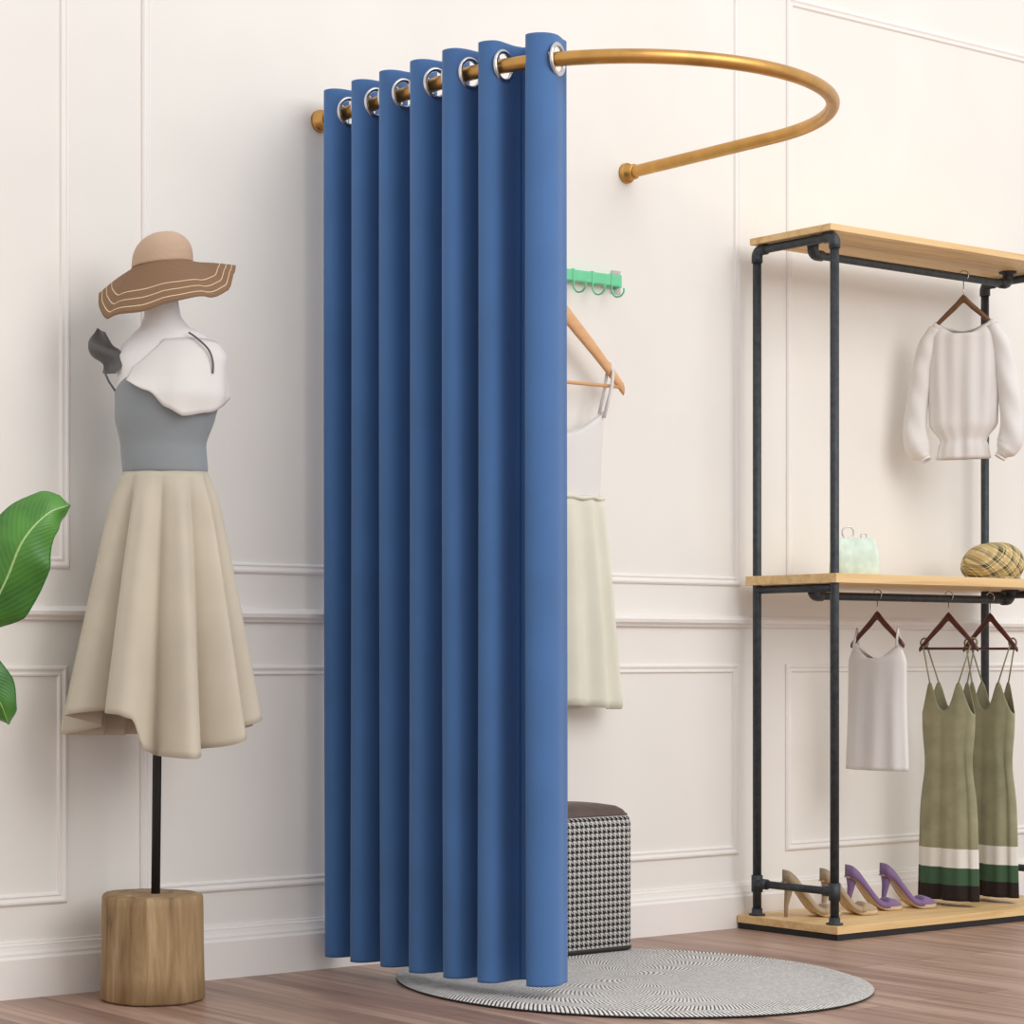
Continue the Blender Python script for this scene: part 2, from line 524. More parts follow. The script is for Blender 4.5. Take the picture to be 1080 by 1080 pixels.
for (p, t, c2, T2) in eyelets:
    # ring axis = cloth normal
    nrm = Vector((t.y, -t.x)); ang = math.atan2(nrm.x, -nrm.y)
    if min(abs(p.x - curtain_pt(phase_s(h), 0).x) + abs(p.y - curtain_pt(phase_s(h), 0).y) for h in (4.5, 5.5)) < .03: continue   # two eyelets wholly inside the folds
    R = Matrix.Rotation(math.atan2(t.y, t.x), 4, 'Z')
    g = mesh_obj('eyelet_ring', [tuple(R @ Vector(v) + Vector((p.x - ctr.x, p.y - ctr.y, ZR))) for v in rv], rf, chrome, cu)

# ------------------------------------------------------------------ round rug
rug = thing('round_rug', (3.600, -.565, 0), 0, 'round grey and white herringbone rug with a dark edge under the curtain', 'rug')
v, f = lathe([(.01, .001), (.511, .001), (.5135, .003), (.512, .006)], 128)
MB().add(v, f[:-2]).build('rug_binding', rug_edge, rug)
nr = 60
v, f, _ = grid(160, 26, lambda a, b: ((.513 * b + .0005) * math.cos(2 * PI * a), (.513 * b + .0005) * math.sin(2 * PI * a), .0115 - (.006 if b > .985 else 0)), True)
MB().add(v, f).build('rug_weave', rug_mat, rug)

# ------------------------------------------------------------------ pouf
pf = thing('pouf', (3.775, -.142, .0125), 0, 'black and white houndstooth pouf with brown leather top behind the curtain', 'pouf')
def rounded_rect(hx, hy, r, n=6):
    P = []
    for (sx, sy, a0) in ((1, -1, -PI / 2), (1, 1, 0), (-1, 1, PI / 2), (-1, -1, PI)):
        for i in range(n + 1):
            a = a0 + PI / 2 * i / n
            P.append((sx * (hx - r) + r * math.cos(a), sy * (hy - r) + r * math.sin(a)))
    return P
def stack(levels, cap=True):
    """levels: (hx, hy, r, z)"""
    V = []; F = []
    for hx, hy, r, z in levels:
        V += [(x, y, z) for x, y in rounded_rect(hx, hy, r)]
    n = len(V) // len(levels)
    for j in range(len(levels) - 1):
        for i in range(n):
            F.append([j * n + i, j * n + (i + 1) % n, (j + 1) * n + (i + 1) % n, (j + 1) * n + i])
    if cap: F += [list(range(n))[::-1], [(len(levels) - 1) * n + i for i in range(n)]]
    return V, F
HX, HY = .172, .102
MB().add(*stack([(HX - .004, HY - .004, .03, .006), (HX, HY, .032, .012), (HX, HY, .032, .304), (HX - .002, HY - .002, .032, .316), (HX - .007, HY - .007, .032, .325)])).build('body', hound, pf)
MB().add(*stack([(HX - .003, HY - .003, .03, 0), (HX + .001, HY + .001, .032, .003), (HX + .001, HY + .001, .032, .010), (HX - .003, HY - .003, .03, .012)])).build('base_band', black_frame, pf)
MB().add(*stack([(HX - .008, HY - .008, .032, .322), (HX - .008, HY - .008, .032, .328), (HX - .013, HY - .013, .034, .337), (HX - .026, HY - .024, .03, .345), (HX - .06, HY - .05, .03, .351), (.02, .01, .009, .353)])).build('seat_pad', leather_brown, pf)
v, f = tube([(x, y, .3255) for x, y in rounded_rect(HX - .007, HY - .007, .032)] + [(HX - .039, -HY + .007, .3255)], .0025, 8, False)
MB().add(v, f).build('piping', leather_brown, pf)

# ------------------------------------------------------------------ dress form
DF, DA = (2.590, -.178, 0), -.598
K = 503.
def lx(px): return (px - 157.3) / K
def lz(py): return .715 - (py - 693.5) / K
form = thing('dress_form', DF, DA, 'white armless dress form on a dark pole and wooden log base', 'mannequin')
rg = random.Random(3)
def log_r(a, z): return .108 * (1 + .025 * math.sin(3 * a + 1) + .014 * math.sin(7 * a + 2 + z * 3) + .006 * math.sin(19 * a) + .05 * (max(0, .04 - z) / .04) ** 2 * .5)
lev = [(0.93, .001), (1, .006), (1, .06), (.99, .12), (.985, .2), (.98, .216), (.95, .221), (.6, .2215), (.02, .2215)]
V, F, _ = grid(72, len(lev) - 1, lambda a, b: (lambda s, z: (log_r(2 * PI * a, z) * s * math.cos(2 * PI * a), log_r(2 * PI * a, z) * s * math.sin(2 * PI * a), z))(*lev[int(round(b * (len(lev) - 1)))]), True)
F.append(list(range(72))[::-1])
MB().add(V, F).build('log_base', log_wood, form)
MB().tube([(lx(162), 0, .2215), (lx(163.5), 0, .5), (lx(168), 0, lz(530))], .0095, 14).build('pole', black_frame, form)
TOR = [(300, 167, 13, .026), (303, 167, 17, .034), (318, 168, 18, .036), (333, 169, 19, .038), (344, 171, 24, .043), (354, 175, 38, .049), (366, 178, 52, .056), (378, 178, 58, .064),
       (395, 177, 56, .074), (418, 176, 55, .080), (440, 172, 51, .073), (470, 170, 43, .060), (498, 172, 43, .060), (506, 171, 38, .053), (515, 171, 30, .045), (530, 170, 14, .025)]
def torso_at(py):
    return lerp_table(TOR, py)
def torso_pt(th, py, off=0.):
    c, hw, d = torso_at(py)
    return (lx(c) + (hw / K + off) * math.cos(th), (d + off) * math.sin(th), lz(py))
V, F, _ = grid(48, 60, lambda a, b: torso_pt(2 * PI * a, 300 + 230 * b), True)
F += [list(range(48))[::-1], [60 * 48 + i for i in range(48)]]
MB().add(V, F).build('torso', white_form, form)

# the dress on it
dress = thing('dress', DF, DA, 'dress with grey bodice, white collar and beige flared skirt on the dress form', 'dress')
TOP = [(0, 424), (90, 414), (180, 417), (222, 401), (250, 415), (270, 432), (288, 441), (318, 436), (345, 427), (360, 424)]
def top_py(deg): return lerp_table(TOP, deg % 360)[0]
def bod(a, b):
    th = 2 * PI * a; t = top_py(math.degrees(th))
    py = 500 + (t - 500) * b
    return torso_pt(th, py, .0035)
V, F, _ = grid(72, 24, bod, True)
solid(MB().add(V, F).build('bodice', grey_knit, dress), .002)
def coll(a, b):
    deg = 226 + (386 - 226) * a
    th = math.radians(deg)
    low = top_py(deg) + 3 - 14 * max(0, (deg - 350) / 40)
    up = 366 - 6 * math.sin(PI * a)
    up = low + (up - low) * (.35 + .65 * min(1, a / .22))
    py = up + (low - up) * b
    fl = .0012 + .017 * b ** 1.4 + .0035 * b * math.sin(7 * a * PI)
    return torso_pt(th, py, fl)
V, F, _ = grid(60, 16, coll)
solid(MB().add(V, F).build('collar', white_cloth, dress), .002)
# dark edge of the neckline on the far shoulder
MB().tube(smooth_path([torso_pt(math.radians(a), p, .011) for a, p in ((299, 355), (303, 361), (310, 373), (315, 386), (317, 398))], 6), .0020, 8).build('neckline_trim', dark_ruffle, dress)
inn = [(109, 354), (117, 367), (126, 373), (128.5, 385), (120, 397)]
out = [(101, 347), (92, 361), (94, 375), (106, 383), (107, 395)]
mid = [((a + c) / 2 + .5, (b + d) / 2) for (a, b), (c, d) in zip(inn, out)]
def ruf(a, b):
    def at(T):
        Sm = smooth_path([(q[0], q[1], 0) for q in T], 12)
        return Sm[min(len(Sm) - 1, int(round(a * (len(Sm) - 1))))]
    I, O = at(inn), at(out)
    x = I[0] + (O[0] - I[0]) * b; y = I[1] + (O[1] - I[1]) * b
    return (lx(x), .012 * math.sin(a * 11) * b - .008 * math.cos(b * 5 + a * 6) - .03 + .025 * b, lz(y))
V, F, _ = grid(48, 8, ruf)
solid(MB().add(V, F).build('shoulder_ruffle', dark_ruffle, dress), .0025)
MB().tube([(lx(108), -.03, lz(393)), (lx(113), -.02, lz(404)), (lx(120), -.01, lz(414)), (lx(124), -.005, lz(419))], .0022, 8).build('strap', dark_ruffle, dress)
HEM = [(0, 756), (40, 772), (90, 776), (150, 776), (180, 774), (200, 754), (222, 748), (246, 751), (254, 756), (259, 788), (266, 794), (290, 796), (312, 786), (335, 770), (360, 756)]
def skirt(a, b):
    th = 2 * PI * a; deg = math.degrees(th)
    hem = lerp_table(HEM, deg)[0]
    t = b
    py = 498.5 + (hem - 498.5) * t
    c = 172 + (167 - 172) * t
    prof = t ** .8
    rx = (43.5 + (89 - 43.5) * prof) / K + .0015
    dep = .165 if math.sin(th) < 0 else .112
    ry = .0615 + (dep - .0615) * prof
    # soft gathered pleats
    k = 10
    ph = k * th + .9 * math.sin(2 * th + .5) + .9
    fold = 2 * (math.cos(ph / 2) ** 2 + .004) ** .5 - 1.25
    ph2 = 2 * k * th + 1.3
    am = (.11 + .16 * t) * min(1, t * 9)
    m_ = 1 + am * fold + .018 * math.sin(ph2) * min(1, t * 5)
    return (lx(c) + rx * m_ * math.cos(th), ry * m_ * math.sin(th), lz(py))
V, F, _ = grid(288, 40, skirt, True)
solid(MB().add(V, F).build('skirt', skirt_beige, dress), .0018)

# sun hat
hat = thing('sun_hat', (DF[0], DF[1], 0), DA, 'brown wide-brimmed straw sun hat with cream stripes on the dress form', 'hat')
hx, hz = lx(171), lz(281)
def crown(a, b):
    th = 2 * PI * a
    r = .0635 * (1 - max(0, b - .05) ** 2.6 * .97) ** .5 if b < 1 else .0
    r = .0635 * math.sqrt(max(0, 1 - (b * 1.0) ** 2.8))
    z = .070 * b
    tilt = -.10
    x, y, zz = r * math.cos(th), r * math.sin(th), z
    return (hx - .004 + x + zz * .02, y, hz + zz - x * tilt * -1 * -1)
V, F, U = grid(48, 18, crown, True)
mesh_obj('crown', V, F, crown_straw, hat, True, U); solid(COL.objects[-1], .002)
SL = [(0, .14), (45, .25), (90, .28), (135, .40), (180, .60), (198, 1.05), (214, 1.52), (250, 1.64), (285, 1.52), (315, 1.28), (338, .80), (352, .30), (360, .14)]
RB = [(0, .152), (90, .128), (180, .134), (205, .139), (230, .134), (270, .123), (310, .132), (340, .148), (360, .152)]
def brim(a, b):
    th = 2 * PI * a; deg = math.degrees(th)
    s = lerp_table(SL, deg)[0]; R = lerp_table(RB, deg)[0]
    r = .0625 + (R - .0625) * b
    wav = .005 * math.sin(5 * th + .6) * b * b
    z = -s * (r - .0625) * (.75 + .25 * b) + wav - .006 * b * b * (1 if s < .3 else 0)
    x = r * math.cos(th)
    return (hx - .002 + x, r * math.sin(th), hz + z + x * .10 * (1 if b == 0 else 1))
V, F, U = grid(96, 24, brim, True)
mesh_obj('brim', V, F, brim_straw, hat, True, U); solid(COL.objects[-1], .0025)

# ------------------------------------------------------------------ potted plant (its pot stands just left of the frame)
pl = thing('potted_plant', (1.86, -.55, 0), 0, 'leafy green plant with big glossy leaves left of the dress form', 'plant')
MB().lathe([(.05, 0), (.085, 0), (.092, .01), (.112, .2), (.116, .21), (.110, .215), (.104, .205), (.102, .19)], (0, 0, .001), 40).build('pot', pot_glaze, pl)
MB().lathe([(.001, .188), (.06, .192), (.101, .187), (.101, .18)], (0, 0, .001), 40).build('soil', soil, pl)
Rv = Vector((.8265, -.563, 0)); Uv = Vector((0, 0, 1)); Fv = Vector((.563, .8265, 0))
org = Vector((1.86, -.55, 0))
def ppt(px, py, dep=0.):
    """point beside the stem; 573 units per metre, 2.052 is where the picture's left edge falls"""
    base = Vector((2.052, -.5, .895))
    return base + Rv * (px / 573.) + Uv * ((590 - py) / 573.) + Fv * dep - org
def leaf(rib, widths_l, widths_r, name='leaf', curl=.03):
    """rib: control points; widths along the rib for both sides"""
    R_ = smooth_path(rib, 10); n = len(R_) - 1
    V = []; U = []; m_ = 12
    for i, p in enumerate(R_):
        t = (R_[min(i + 1, n)] - R_[max(i - 1, 0)]).normalized()
        side = t.cross(Fv).normalized()
        wl = lerp_table(widths_l, i / n)[0]; wr = lerp_table(widths_r, i / n)[0]
        for j in range(-m_, m_ + 1):
            u = j / m_; w_ = wl if u < 0 else wr
            rip = .004 * math.sin(i * .55 + (2 if u < 0 else 0)) * abs(u)
            V.append(p + side * (u * w_) + Fv * (curl * u * u - .0 + rip))
            U.append((.5 + .5 * u, i / n))
    w_ = 2 * m_ + 1; F = []
    for i in range(n):
        for j in range(2 * m_): F.append([i * w_ + j, i * w_ + j + 1, (i + 1) * w_ + j + 1, (i + 1) * w_ + j])
    o = mesh_obj(name, V, F, leaf_green, pl, True, U); solid(o, .0012); return o
leaf([ppt(-28, 668, .02), ppt(2, 614, -.01), ppt(21, 571, -.02), ppt(46, 542, 0), ppt(69, 531, .03)],
     [(0, .004), (.16, .062), (.4, .066), (.7, .036), (.9, .016), (1, .0005)],
     [(0, .004), (.12, .058), (.35, .076), (.6, .062), (.8, .044), (.92, .026), (1, .0005)], curl=.025)
leaf([ppt(-70, 672, .02), ppt(-45, 692, 0), ppt(-20, 716, -.01), ppt(-3, 742, .0), ppt(4, 764, .02)],
     [(0, .003), (.3, .050), (.6, .050), (.85, .03), (1, .0005)],
     [(0, .003), (.3, .045), (.6, .042), (.85, .022), (1, .0005)], curl=.02)
leaf([ppt(-60, 560, .05), ppt(-90, 500, .04), ppt(-130, 460, .0), ppt(-170, 450, -.05)],
     [(0, .003), (.3, .06), (.6, .06), (.85, .03), (1, .0005)],
     [(0, .003), (.3, .06), (.6, .06), (.85, .03), (1, .0005)])
for tip in (ppt(-28, 668, .02), ppt(-70, 672, .02), ppt(-60, 560, .05)):
    v, f = tube(smooth_path([(0, 0, .188), Vector((.01, 0, .42)) + tip * .12, Vector(tip) * .6 + Vector((0, 0, .33)), tip], 8), .0055, 8)
    MB().add(v, f).build('leaf_stalk', stem_green, pl)

# ------------------------------------------------------------------ clothes rack
XL, XR = 4.548, 5.590
YB, YF = -.023, -.352
rk = thing('clothing_rack', (XL, YF, 0), 0, 'black pipe clothes rack with light wooden shelves against the white wall', 'clothes rack')
def rp(x, y, z): return (x - XL, y - YF, z)
def rbox(lo, hi, bev=.001): return MB().box(rp(*lo), rp(*hi), bev)
rbox((XL, YF, .016), (XR, YB, .036)).build('bottom_board', shelf_wood, rk)
fr = MB()
for lo, hi in (((XL + .002, YF + .002, 0), (XR - .002, YF + .022, .0155)), ((XL + .002, YB - .022, 0), (XR - .002, YB - .002, .0155)),
               ((XL + .002, YF + .022, 0), (XL + .022, YB - .022, .0155)), ((XR - .022, YF + .022, 0), (XR - .002, YB - .022, .0155))):
    fr.box(rp(*lo), rp(*hi), .0008)
fr.build('base_frame', black_frame, rk)
rbox((XL + .008, -.324, 1.799), (XR, -.058, 1.816)).build('top_shelf', shelf_wood, rk)
rbox((XL + .012, -.338, .905), (XR, -.040, .929)).build('middle_shelf', shelf_wood, rk)
PR = .0112
FX = (4.578, 5.538)
YP = (-.064, -.318)
ZC = 1.786
for x in FX:
    for y in YP:
        top = MB()
        top.tube([rp(x, y, .0365), rp(x, y, ZC - .02)], PR, 14)
        for z in (.12,):
            top.tube([rp(x, y, z - .022), rp(x, y, z + .022)], PR * 1.32, 14)
        top.lathe([(.001, 0), (.021, 0), (.021, .004), (.014, .006), (.014, .018), (.011, .018)], rp(x, y, .0365), 20)
        top.build('post', black_iron, rk)
    cb = MB()
    cb.tube(bent([rp(x, YP[0], ZC - .034), rp(x, YP[0], ZC), rp(x, YP[1], ZC), rp(x, YP[1], ZC - .034)], .018), PR, 14)
    for y, sg in ((YP[0], -1), (YP[1], 1)):
        cb.tube(bent([rp(x, y, ZC - .032), rp(x, y, ZC), rp(x, y + sg * .032, ZC)], .018), PR * 1.28, 14)
    cb.build('top_crossbar', black_iron, rk)
    lb = MB().tube([rp(x, YP[0], .12), rp(x, YP[1], .12)], PR * .9, 14)
    for y, sg in ((YP[0], -1), (YP[1], 1)):
        lb.tube([rp(x, y, .12), rp(x, y + sg * .034, .12)], PR * 1.25, 14)
    lb.build('low_crossbar', black_iron, rk)
    MB().tube([rp(x, YP[0], .893), rp(x, YP[1], .893)], PR * .95, 14).build('middle_crossbar', black_iron, rk)
RY = -.190
def hrail(x0, x1, zs_, zr, name):
    h = MB().tube(bent([rp(x0, RY, zs_), rp(x0, RY, zr), rp(x1, RY, zr), rp(x1, RY, zs_)], .02), PR * .95, 14)
    for x, sg in ((x0, 1), (x1, -1)):
        h.tube(bent([rp(x, RY, zs_ - .012), rp(x, RY, zr), rp(x + sg * .034, RY, zr)], .018), PR * 1.28, 14)
        h.lathe([(.001, 0), (.024, 0), (.024, -.004), (.015, -.006), (.015, -.014), (.011, -.014)], rp(x, RY, zs_), 20)
    h.build(name, black_iron, rk)
hrail(4.648, 5.468, 1.798, 1.764, 'hanging_rail')
hrail(4.648, 5.478, .904, .876, 'hanging_rail')

# ------------------------------------------------------------------ clothes hangers and clothes
def make_hanger(name, loc, rz, hw, drop, mat, label, hook_h, hook_r, bar, group=None, th=.007, hgt=.018):
    """local x along the hanger, origin at the apex"""
    t = thing(name, loc, rz, label, 'hanger', group)
    V = []; F = []
    N = 28; m_ = 10
    for i in range(N + 1):
        u = -1 + 2 * i / N
        z = -drop * (abs(u) ** 1.15) * (1 - .0) + .006 * math.exp(-(u * 6) ** 2)
        h = hgt * (1.1 - .45 * abs(u)) ; d = th * (1 if abs(u) < .97 else .7)
        for j in range(m_):
            a = 2 * PI * j / m_
            V.append((u * hw, d * math.cos(a), z + h * .5 * math.sin(a)))
    for i in range(N):
        for j in range(m_): F.append([i * m_ + j, i * m_ + (j + 1) % m_, (i + 1) * m_ + (j + 1) % m_, (i + 1) * m_ + j])
    F += [list(range(m_)), [N * m_ + j for j in range(m_)]]
    MB().add(V, F).build('hanger_body', mat, t)
    P = [(0, 0, hgt * .3), (0, 0, hook_h - hook_r * 2.0)]
    for i in range(13):
        a = -PI / 2 + PI * 1.35 * i / 12
        P.append((hook_r * math.cos(a) * 1.0, 0, hook_h - hook_r + hook_r * math.sin(a)))
    # hook turned so that it crosses the rail
    P = [Vector((p[0], 0, p[2])) for p in P]
    MB().tube(P, .0014, 8).build('hook', chrome, t)
    if bar:
        MB().tube([(-hw * .93, 0, -drop * .97), (hw * .93, 0, -drop * .97)], bar, 10).build('trouser_bar', mat, t)
    return t

# wall hook rail with hanger and dress
hk = thing('hook_rail', (3.93, 0, 1.668), 0, 'green wall rail with small hooks beside the blue curtain', 'hook rail')
MB().box((-.205, -.026, -.0145), (.185, -.010, .0145), .003).build('bar', green_plastic, hk)
for x in (-.215, .183):
    MB().box((x, -.022, -.017), (x + .012, -.001, .017), .003).build('end_cap', green_plastic, hk)
for x in (-.236, .182):
    MB().box((x - .006, -.0035, -.03), (x + .026, -.0008, .03), .001).build('adhesive_pad', clear_plastic, hk)
HKX = (.155, .088, .022, -.055, -.112, -.178)
for x in HKX:
    h = MB()
    h.box((x - .004, -.0275, -.016), (x + .004, -.0085, .016), .001)
    h.tube(smooth_path([(x, -.024, -.014), (x, -.026, -.030), (x, -.036, -.043), (x, -.054, -.045), (x, -.066, -.036), (x, -.067, -.026)], 5), .0023, 8)
    h.build('hook', green_plastic, hk)
wh = make_hanger('clothes_hanger', (3.873, -.062, 1.566), 0, .215, .178, pine_hanger, 'light wooden clothes hanger on the green hook rail', .082, .020, .0045, None, .007, .046)
wd = thing('dress', (3.873, -.062, 1.10), 0, 'white and cream pleated dress on the light wooden hanger behind the curtain', 'dress')
def wskirt(a, b):
    th = 2 * PI * a
    rx = .138 + .060 * b ** .9; ry = .015 + .009 * b
    k = 1 + (.0 + .0) ; 
    fold = (.007 + .008 * b) * math.cos(13 * th + .8 * math.sin(th * 2)) * min(1, 3 * b + .3)
    nx, ny = math.cos(th), math.sin(th)
    return (rx * nx + fold * nx * .6, ry * ny + fold * (1 if ny >= 0 else -1) * abs(ny) ** .5 * .8 - .004, .01 - .518 * b + .006 * math.sin(3 * th) * b)
V, F, _ = grid(240, 24, wskirt, True)
solid(MB().add(V, F).build('skirt', cream_cloth, wd), .0012)
def wbod(a, b):
    th = 2 * PI * a
    top = .165 + .065 * abs(math.cos(th)) ** 1.6
    z = .006 + (top - .006) * b
    rx = .132 + .014 * b; ry = .015 - .003 * b
    return (rx * math.cos(th) * (1 + .02 * math.sin(9 * th)), ry * math.sin(th), z)
V, F, _ = grid(96, 14, wbod, True)
solid(MB().add(V, F).build('bodice', white_cloth, wd), .001)
V, F = tube([((.138 + .004) * math.cos(2 * PI * i / 60), (.016 + .004) * math.sin(2 * PI * i / 60) - .002, .010 + .002 * math.sin(i)) for i in range(61)], .005, 8, False)
MB().add(V, F).build('gathered_waist', cream_cloth, wd)
for sx in (-1, 1):
    V, F = tube([(sx * .138, -.010, .212), (sx * .162, -.012, .29), (sx * .168, -.011, .325), (sx * .170, 0, .349), (sx * .168, .011, .325), (sx * .162, .012, .29), (sx * .138, .010, .212)], .0042, 8)
    MB().add(V, F).build('strap', white_cloth, wd)

# white blouse on the top rail
BA = -math.radians(62)
make_hanger('clothes_hanger', (5.270, RY, 1.700), BA, .088, .080, brown_hanger, 'brown wooden clothes hanger holding the white blouse', .083, .0135, 0, None, .007, .022)
bl = thing('blouse', (5.270, RY, 1.618), BA, 'white long-sleeved blouse hanging from the top rail of the clothes rack', 'blouse')
BT = [(-.355, .072, .028), (-.318, .066, .026), (-.305, .060, .022), (-.26, .090, .034), (-.12, .094, .034), (-.02, .096, .028), (.012, .086, .022), (.028, .076, .014)]
def blo(a, b):
    th = 2 * PI * a
    z0 = -.355 + .383 * b
    rx, ry = lerp_table(BT, z0)
    if b > .9:
        k = (b - .9) / .1
        z0 -= .035 * k * (1 - abs(math.cos(th)) ** 1.5) * (1.25 if math.sin(th) < 0 else .8)
    cr = .05 * math.sin(7 * th + z0 * 9) * (1 - b) + .03 * math.sin(13 * th)
    return (rx * math.cos(th), ry * math.sin(th) * (1 + cr * 2.2), z0)
V, F, _ = grid(120, 40, blo, True)
solid(MB().add(V, F).build('body', white_cloth, bl), .0012)
for sx in (-1, 1):
    P = smooth_path([(sx * .074, 0, .010), (sx * .100, 0, -.05), (sx * .116, 0, -.15), (sx * .128, -.004, -.25), (sx * .122, -.008, -.315), (sx * .100, -.014, -.352)], 8)
    n = len(P)
    rr_ = [lerp_table([(0, .018), (.2, .025), (.55, .030), (.8, .034), (.9, .028), (.97, .016), (1, .014)], i / (n - 1))[0] for i in range(n)]
    V, F = tube(P, rr_, 20, False)
    V = [(v[0], v[1] * (1 + .10 * math.sin(v[2] * 60 + v[0] * 90)), v[2]) for v in V]
    s_ = MB().add(V, F).build('sleeve', white_cloth, bl); solid(s_, .001)
    MB().add(*tube([P[-2] + (P[-2] - P[-3]) * .2, P[-1] + (P[-1] - P[-2]) * 1.2], .0155, 16, False)).build('cuff', white_cloth, bl)

# olive slip dresses on the middle rail
def make_slip():
    t = thing('slip_dress', (0, 0, 0), 0, '-', 'dress', 'olive slip dresses on the middle rail')
    TOPZ = .584
    def body(a, b):
        th = 2 * PI * a
        c = abs(math.cos(th))
        # two cups peak left and right of the centre on the front and back
        peak = .052 * math.exp(-((c - .55) / .25) ** 2) * 1.5 - .012 * max(0, c - .85) / .15
        top = TOPZ - .066 + peak
        z = .0 + top * b
        rx = .080 + .012 * (1 - b) - .012 * math.exp(-((b - .72) / .15) ** 2)
        ry = .024 + .010 * (1 - b)
        fold = .022 * (2 * abs(math.cos(3 * th + .35)) - 1.2) * (1 - b * .75) + .008 * math.cos(13 * th) * (1 - b)
        k = 1 + fold / .05 * .55
        return (rx * math.cos(th) * (1 + fold * 1.2), ry * math.sin(th) * k, z)
    V, F, U = grid(192, 48, body, True); U = [(u[0], v[2] / .6) for u, v in zip(U, V)]
    o = mesh_obj('dress_body', V, F, olive_banded, t, True, U); solid(o, .0012)
    for sx in (-1, 1):
        for sy in (-1, 1):
            V, F = tube([(sx * .043, sy * .022, TOPZ + .005), (sx * .073, sy * .010, TOPZ + .110)], .0022, 6)
            MB().add(V, F).build('strap', olive_cloth, t)
        MB().add(*[[(v[0] + sx * .075, v[1], v[2] + TOPZ + .120) for v in q] if i == 0 else q for i, q in enumerate(torus(.012, .0028, 20, 8))]).build('strap_loop', olive_cloth, t)
    return t
slip = make_slip()
slip2 = copy_tree(slip)
for s_, x, a, lab, hl in ((slip, 5.388, -1.62, 'olive slip dress with white, green and black hem bands, right one on the rack', 'dark red-brown clothes hanger holding the right olive slip dress'),
                         (slip2, 5.205, -1.50, 'olive slip dress with banded hem between the purple heels and the right dress', 'dark red-brown clothes hanger holding the left olive slip dress')):
    s_.location = (x, RY, .052); s_.rotation_euler = (0, 0, a); s_['label'] = lab
    make_hanger('clothes_hanger', (x, RY, .822), a, .090, .085, red_hanger, hl, .074, .0135, .0036, 'dark hangers on the middle rail', .006, .022)

# white top further along the middle rail
make_hanger('clothes_hanger', (4.905, RY, .822), -1.57, .085, .075, red_hanger, 'dark red-brown clothes hanger holding the short white top', .074, .0135, 0, 'dark hangers on the middle rail', .006, .022)
wt = thing('top', (4.905, RY, .40), -1.57, 'short white top hanging from the middle rail of the clothes rack', 'top')
def wtb(a, b):
    th = 2 * PI * a
    rx, ry = lerp_table([(0, .098, .036), (.5, .092, .032), (.85, .092, .026), (1, .074, .013)], b)
    z = .34 * b
    if b > .88: z -= .05 * (b - .88) / .12 * (1 - abs(math.cos(th)) ** 1.4)
    k = 1 + .16 * math.cos(9 * th) * (1 - b)
    return (rx * math.cos(th), ry * math.sin(th) * k, z + .015)
V, F, _ = grid(120, 30, wtb, True)
solid(MB().add(V, F).build('body', white_cloth, wt), .0012)
for sx in (-1, 1):
    V, F = tube([(sx * .070, -.010, .345), (sx * .066, 0, .392), (sx * .070, .010, .345)], .004, 8)
    MB().add(V, F).build('strap', white_cloth, wt)

# plaid cap and small bag on the middle shelf
cap = thing('newsboy_cap', (5.372, -.205, .9295), -.598, 'yellow and brown plaid newsboy cap on the middle shelf of the rack', 'cap')
def capf(a, b):
    th = 2 * PI * a
    if b < .35:
        t = b / .35
        r = .070 + .020 * math.sin(t * PI / 2); z = .004 + .034 * t
    else:
        t = (b - .35) / .65
        r = .090 * math.cos(t * PI / 2) ** .75 if t < 1 else 0; z = .038 + .066 * math.sin(t * PI / 2)
    pl_ = 1 + .02 * math.sin(8 * th) * min(1, 4 * (1 - b))
    return (r * .92 * math.cos(th) * pl_ + .006 * (1 - b), r * .95 * math.sin(th) * pl_, z + .006 * math.cos(th) * b * (1 - b) * 4)
V, F, _ = grid(96, 36, capf, True)
solid(MB().add(V, F).build('crown', plaid, cap), .002)
V, F, _ = grid(24, 6, lambda a, b: ((.068 + .022 * b * math.sin(PI * a)) * math.cos(PI * 1.25 + PI * .7 * a) * .95, (.068 + .034 * b * math.sin(PI * a)) * math.sin(PI * 1.25 + PI * .7 * a), .008 - .004 * b))
solid(MB().add(V, F).build('peak', plaid, cap), .003)
MB().lathe([(.001, .1060), (.006, .1055), (.007, .1035), (.006, .101)], (0, 0, 0), 16).build('button', plaid, cap)

bag = thing('handbag', (4.800, -.200, .9295), -.45, 'small pale mint bag with a ring handle on the middle shelf', 'bag')
MB().add(*stack([(.058, .026, .014, .0), (.064, .030, .018, .006), (.062, .026, .018, .06), (.056, .016, .012, .094), (.052, .010, .008, .1)])).build('body', mint_bag, bag)
V, F = torus(.016, .0022, 28, 8)
MB().add([(v[0] - .018, v[1], v[2] + .115) for v in V], F).build('ring_handle', chrome, bag)
V, F = torus(.008, .0018, 20, 8)
MB().add([(v[0] + .026, v[1], v[2] + .106) for v in V], F).build('clasp', chrome, bag)

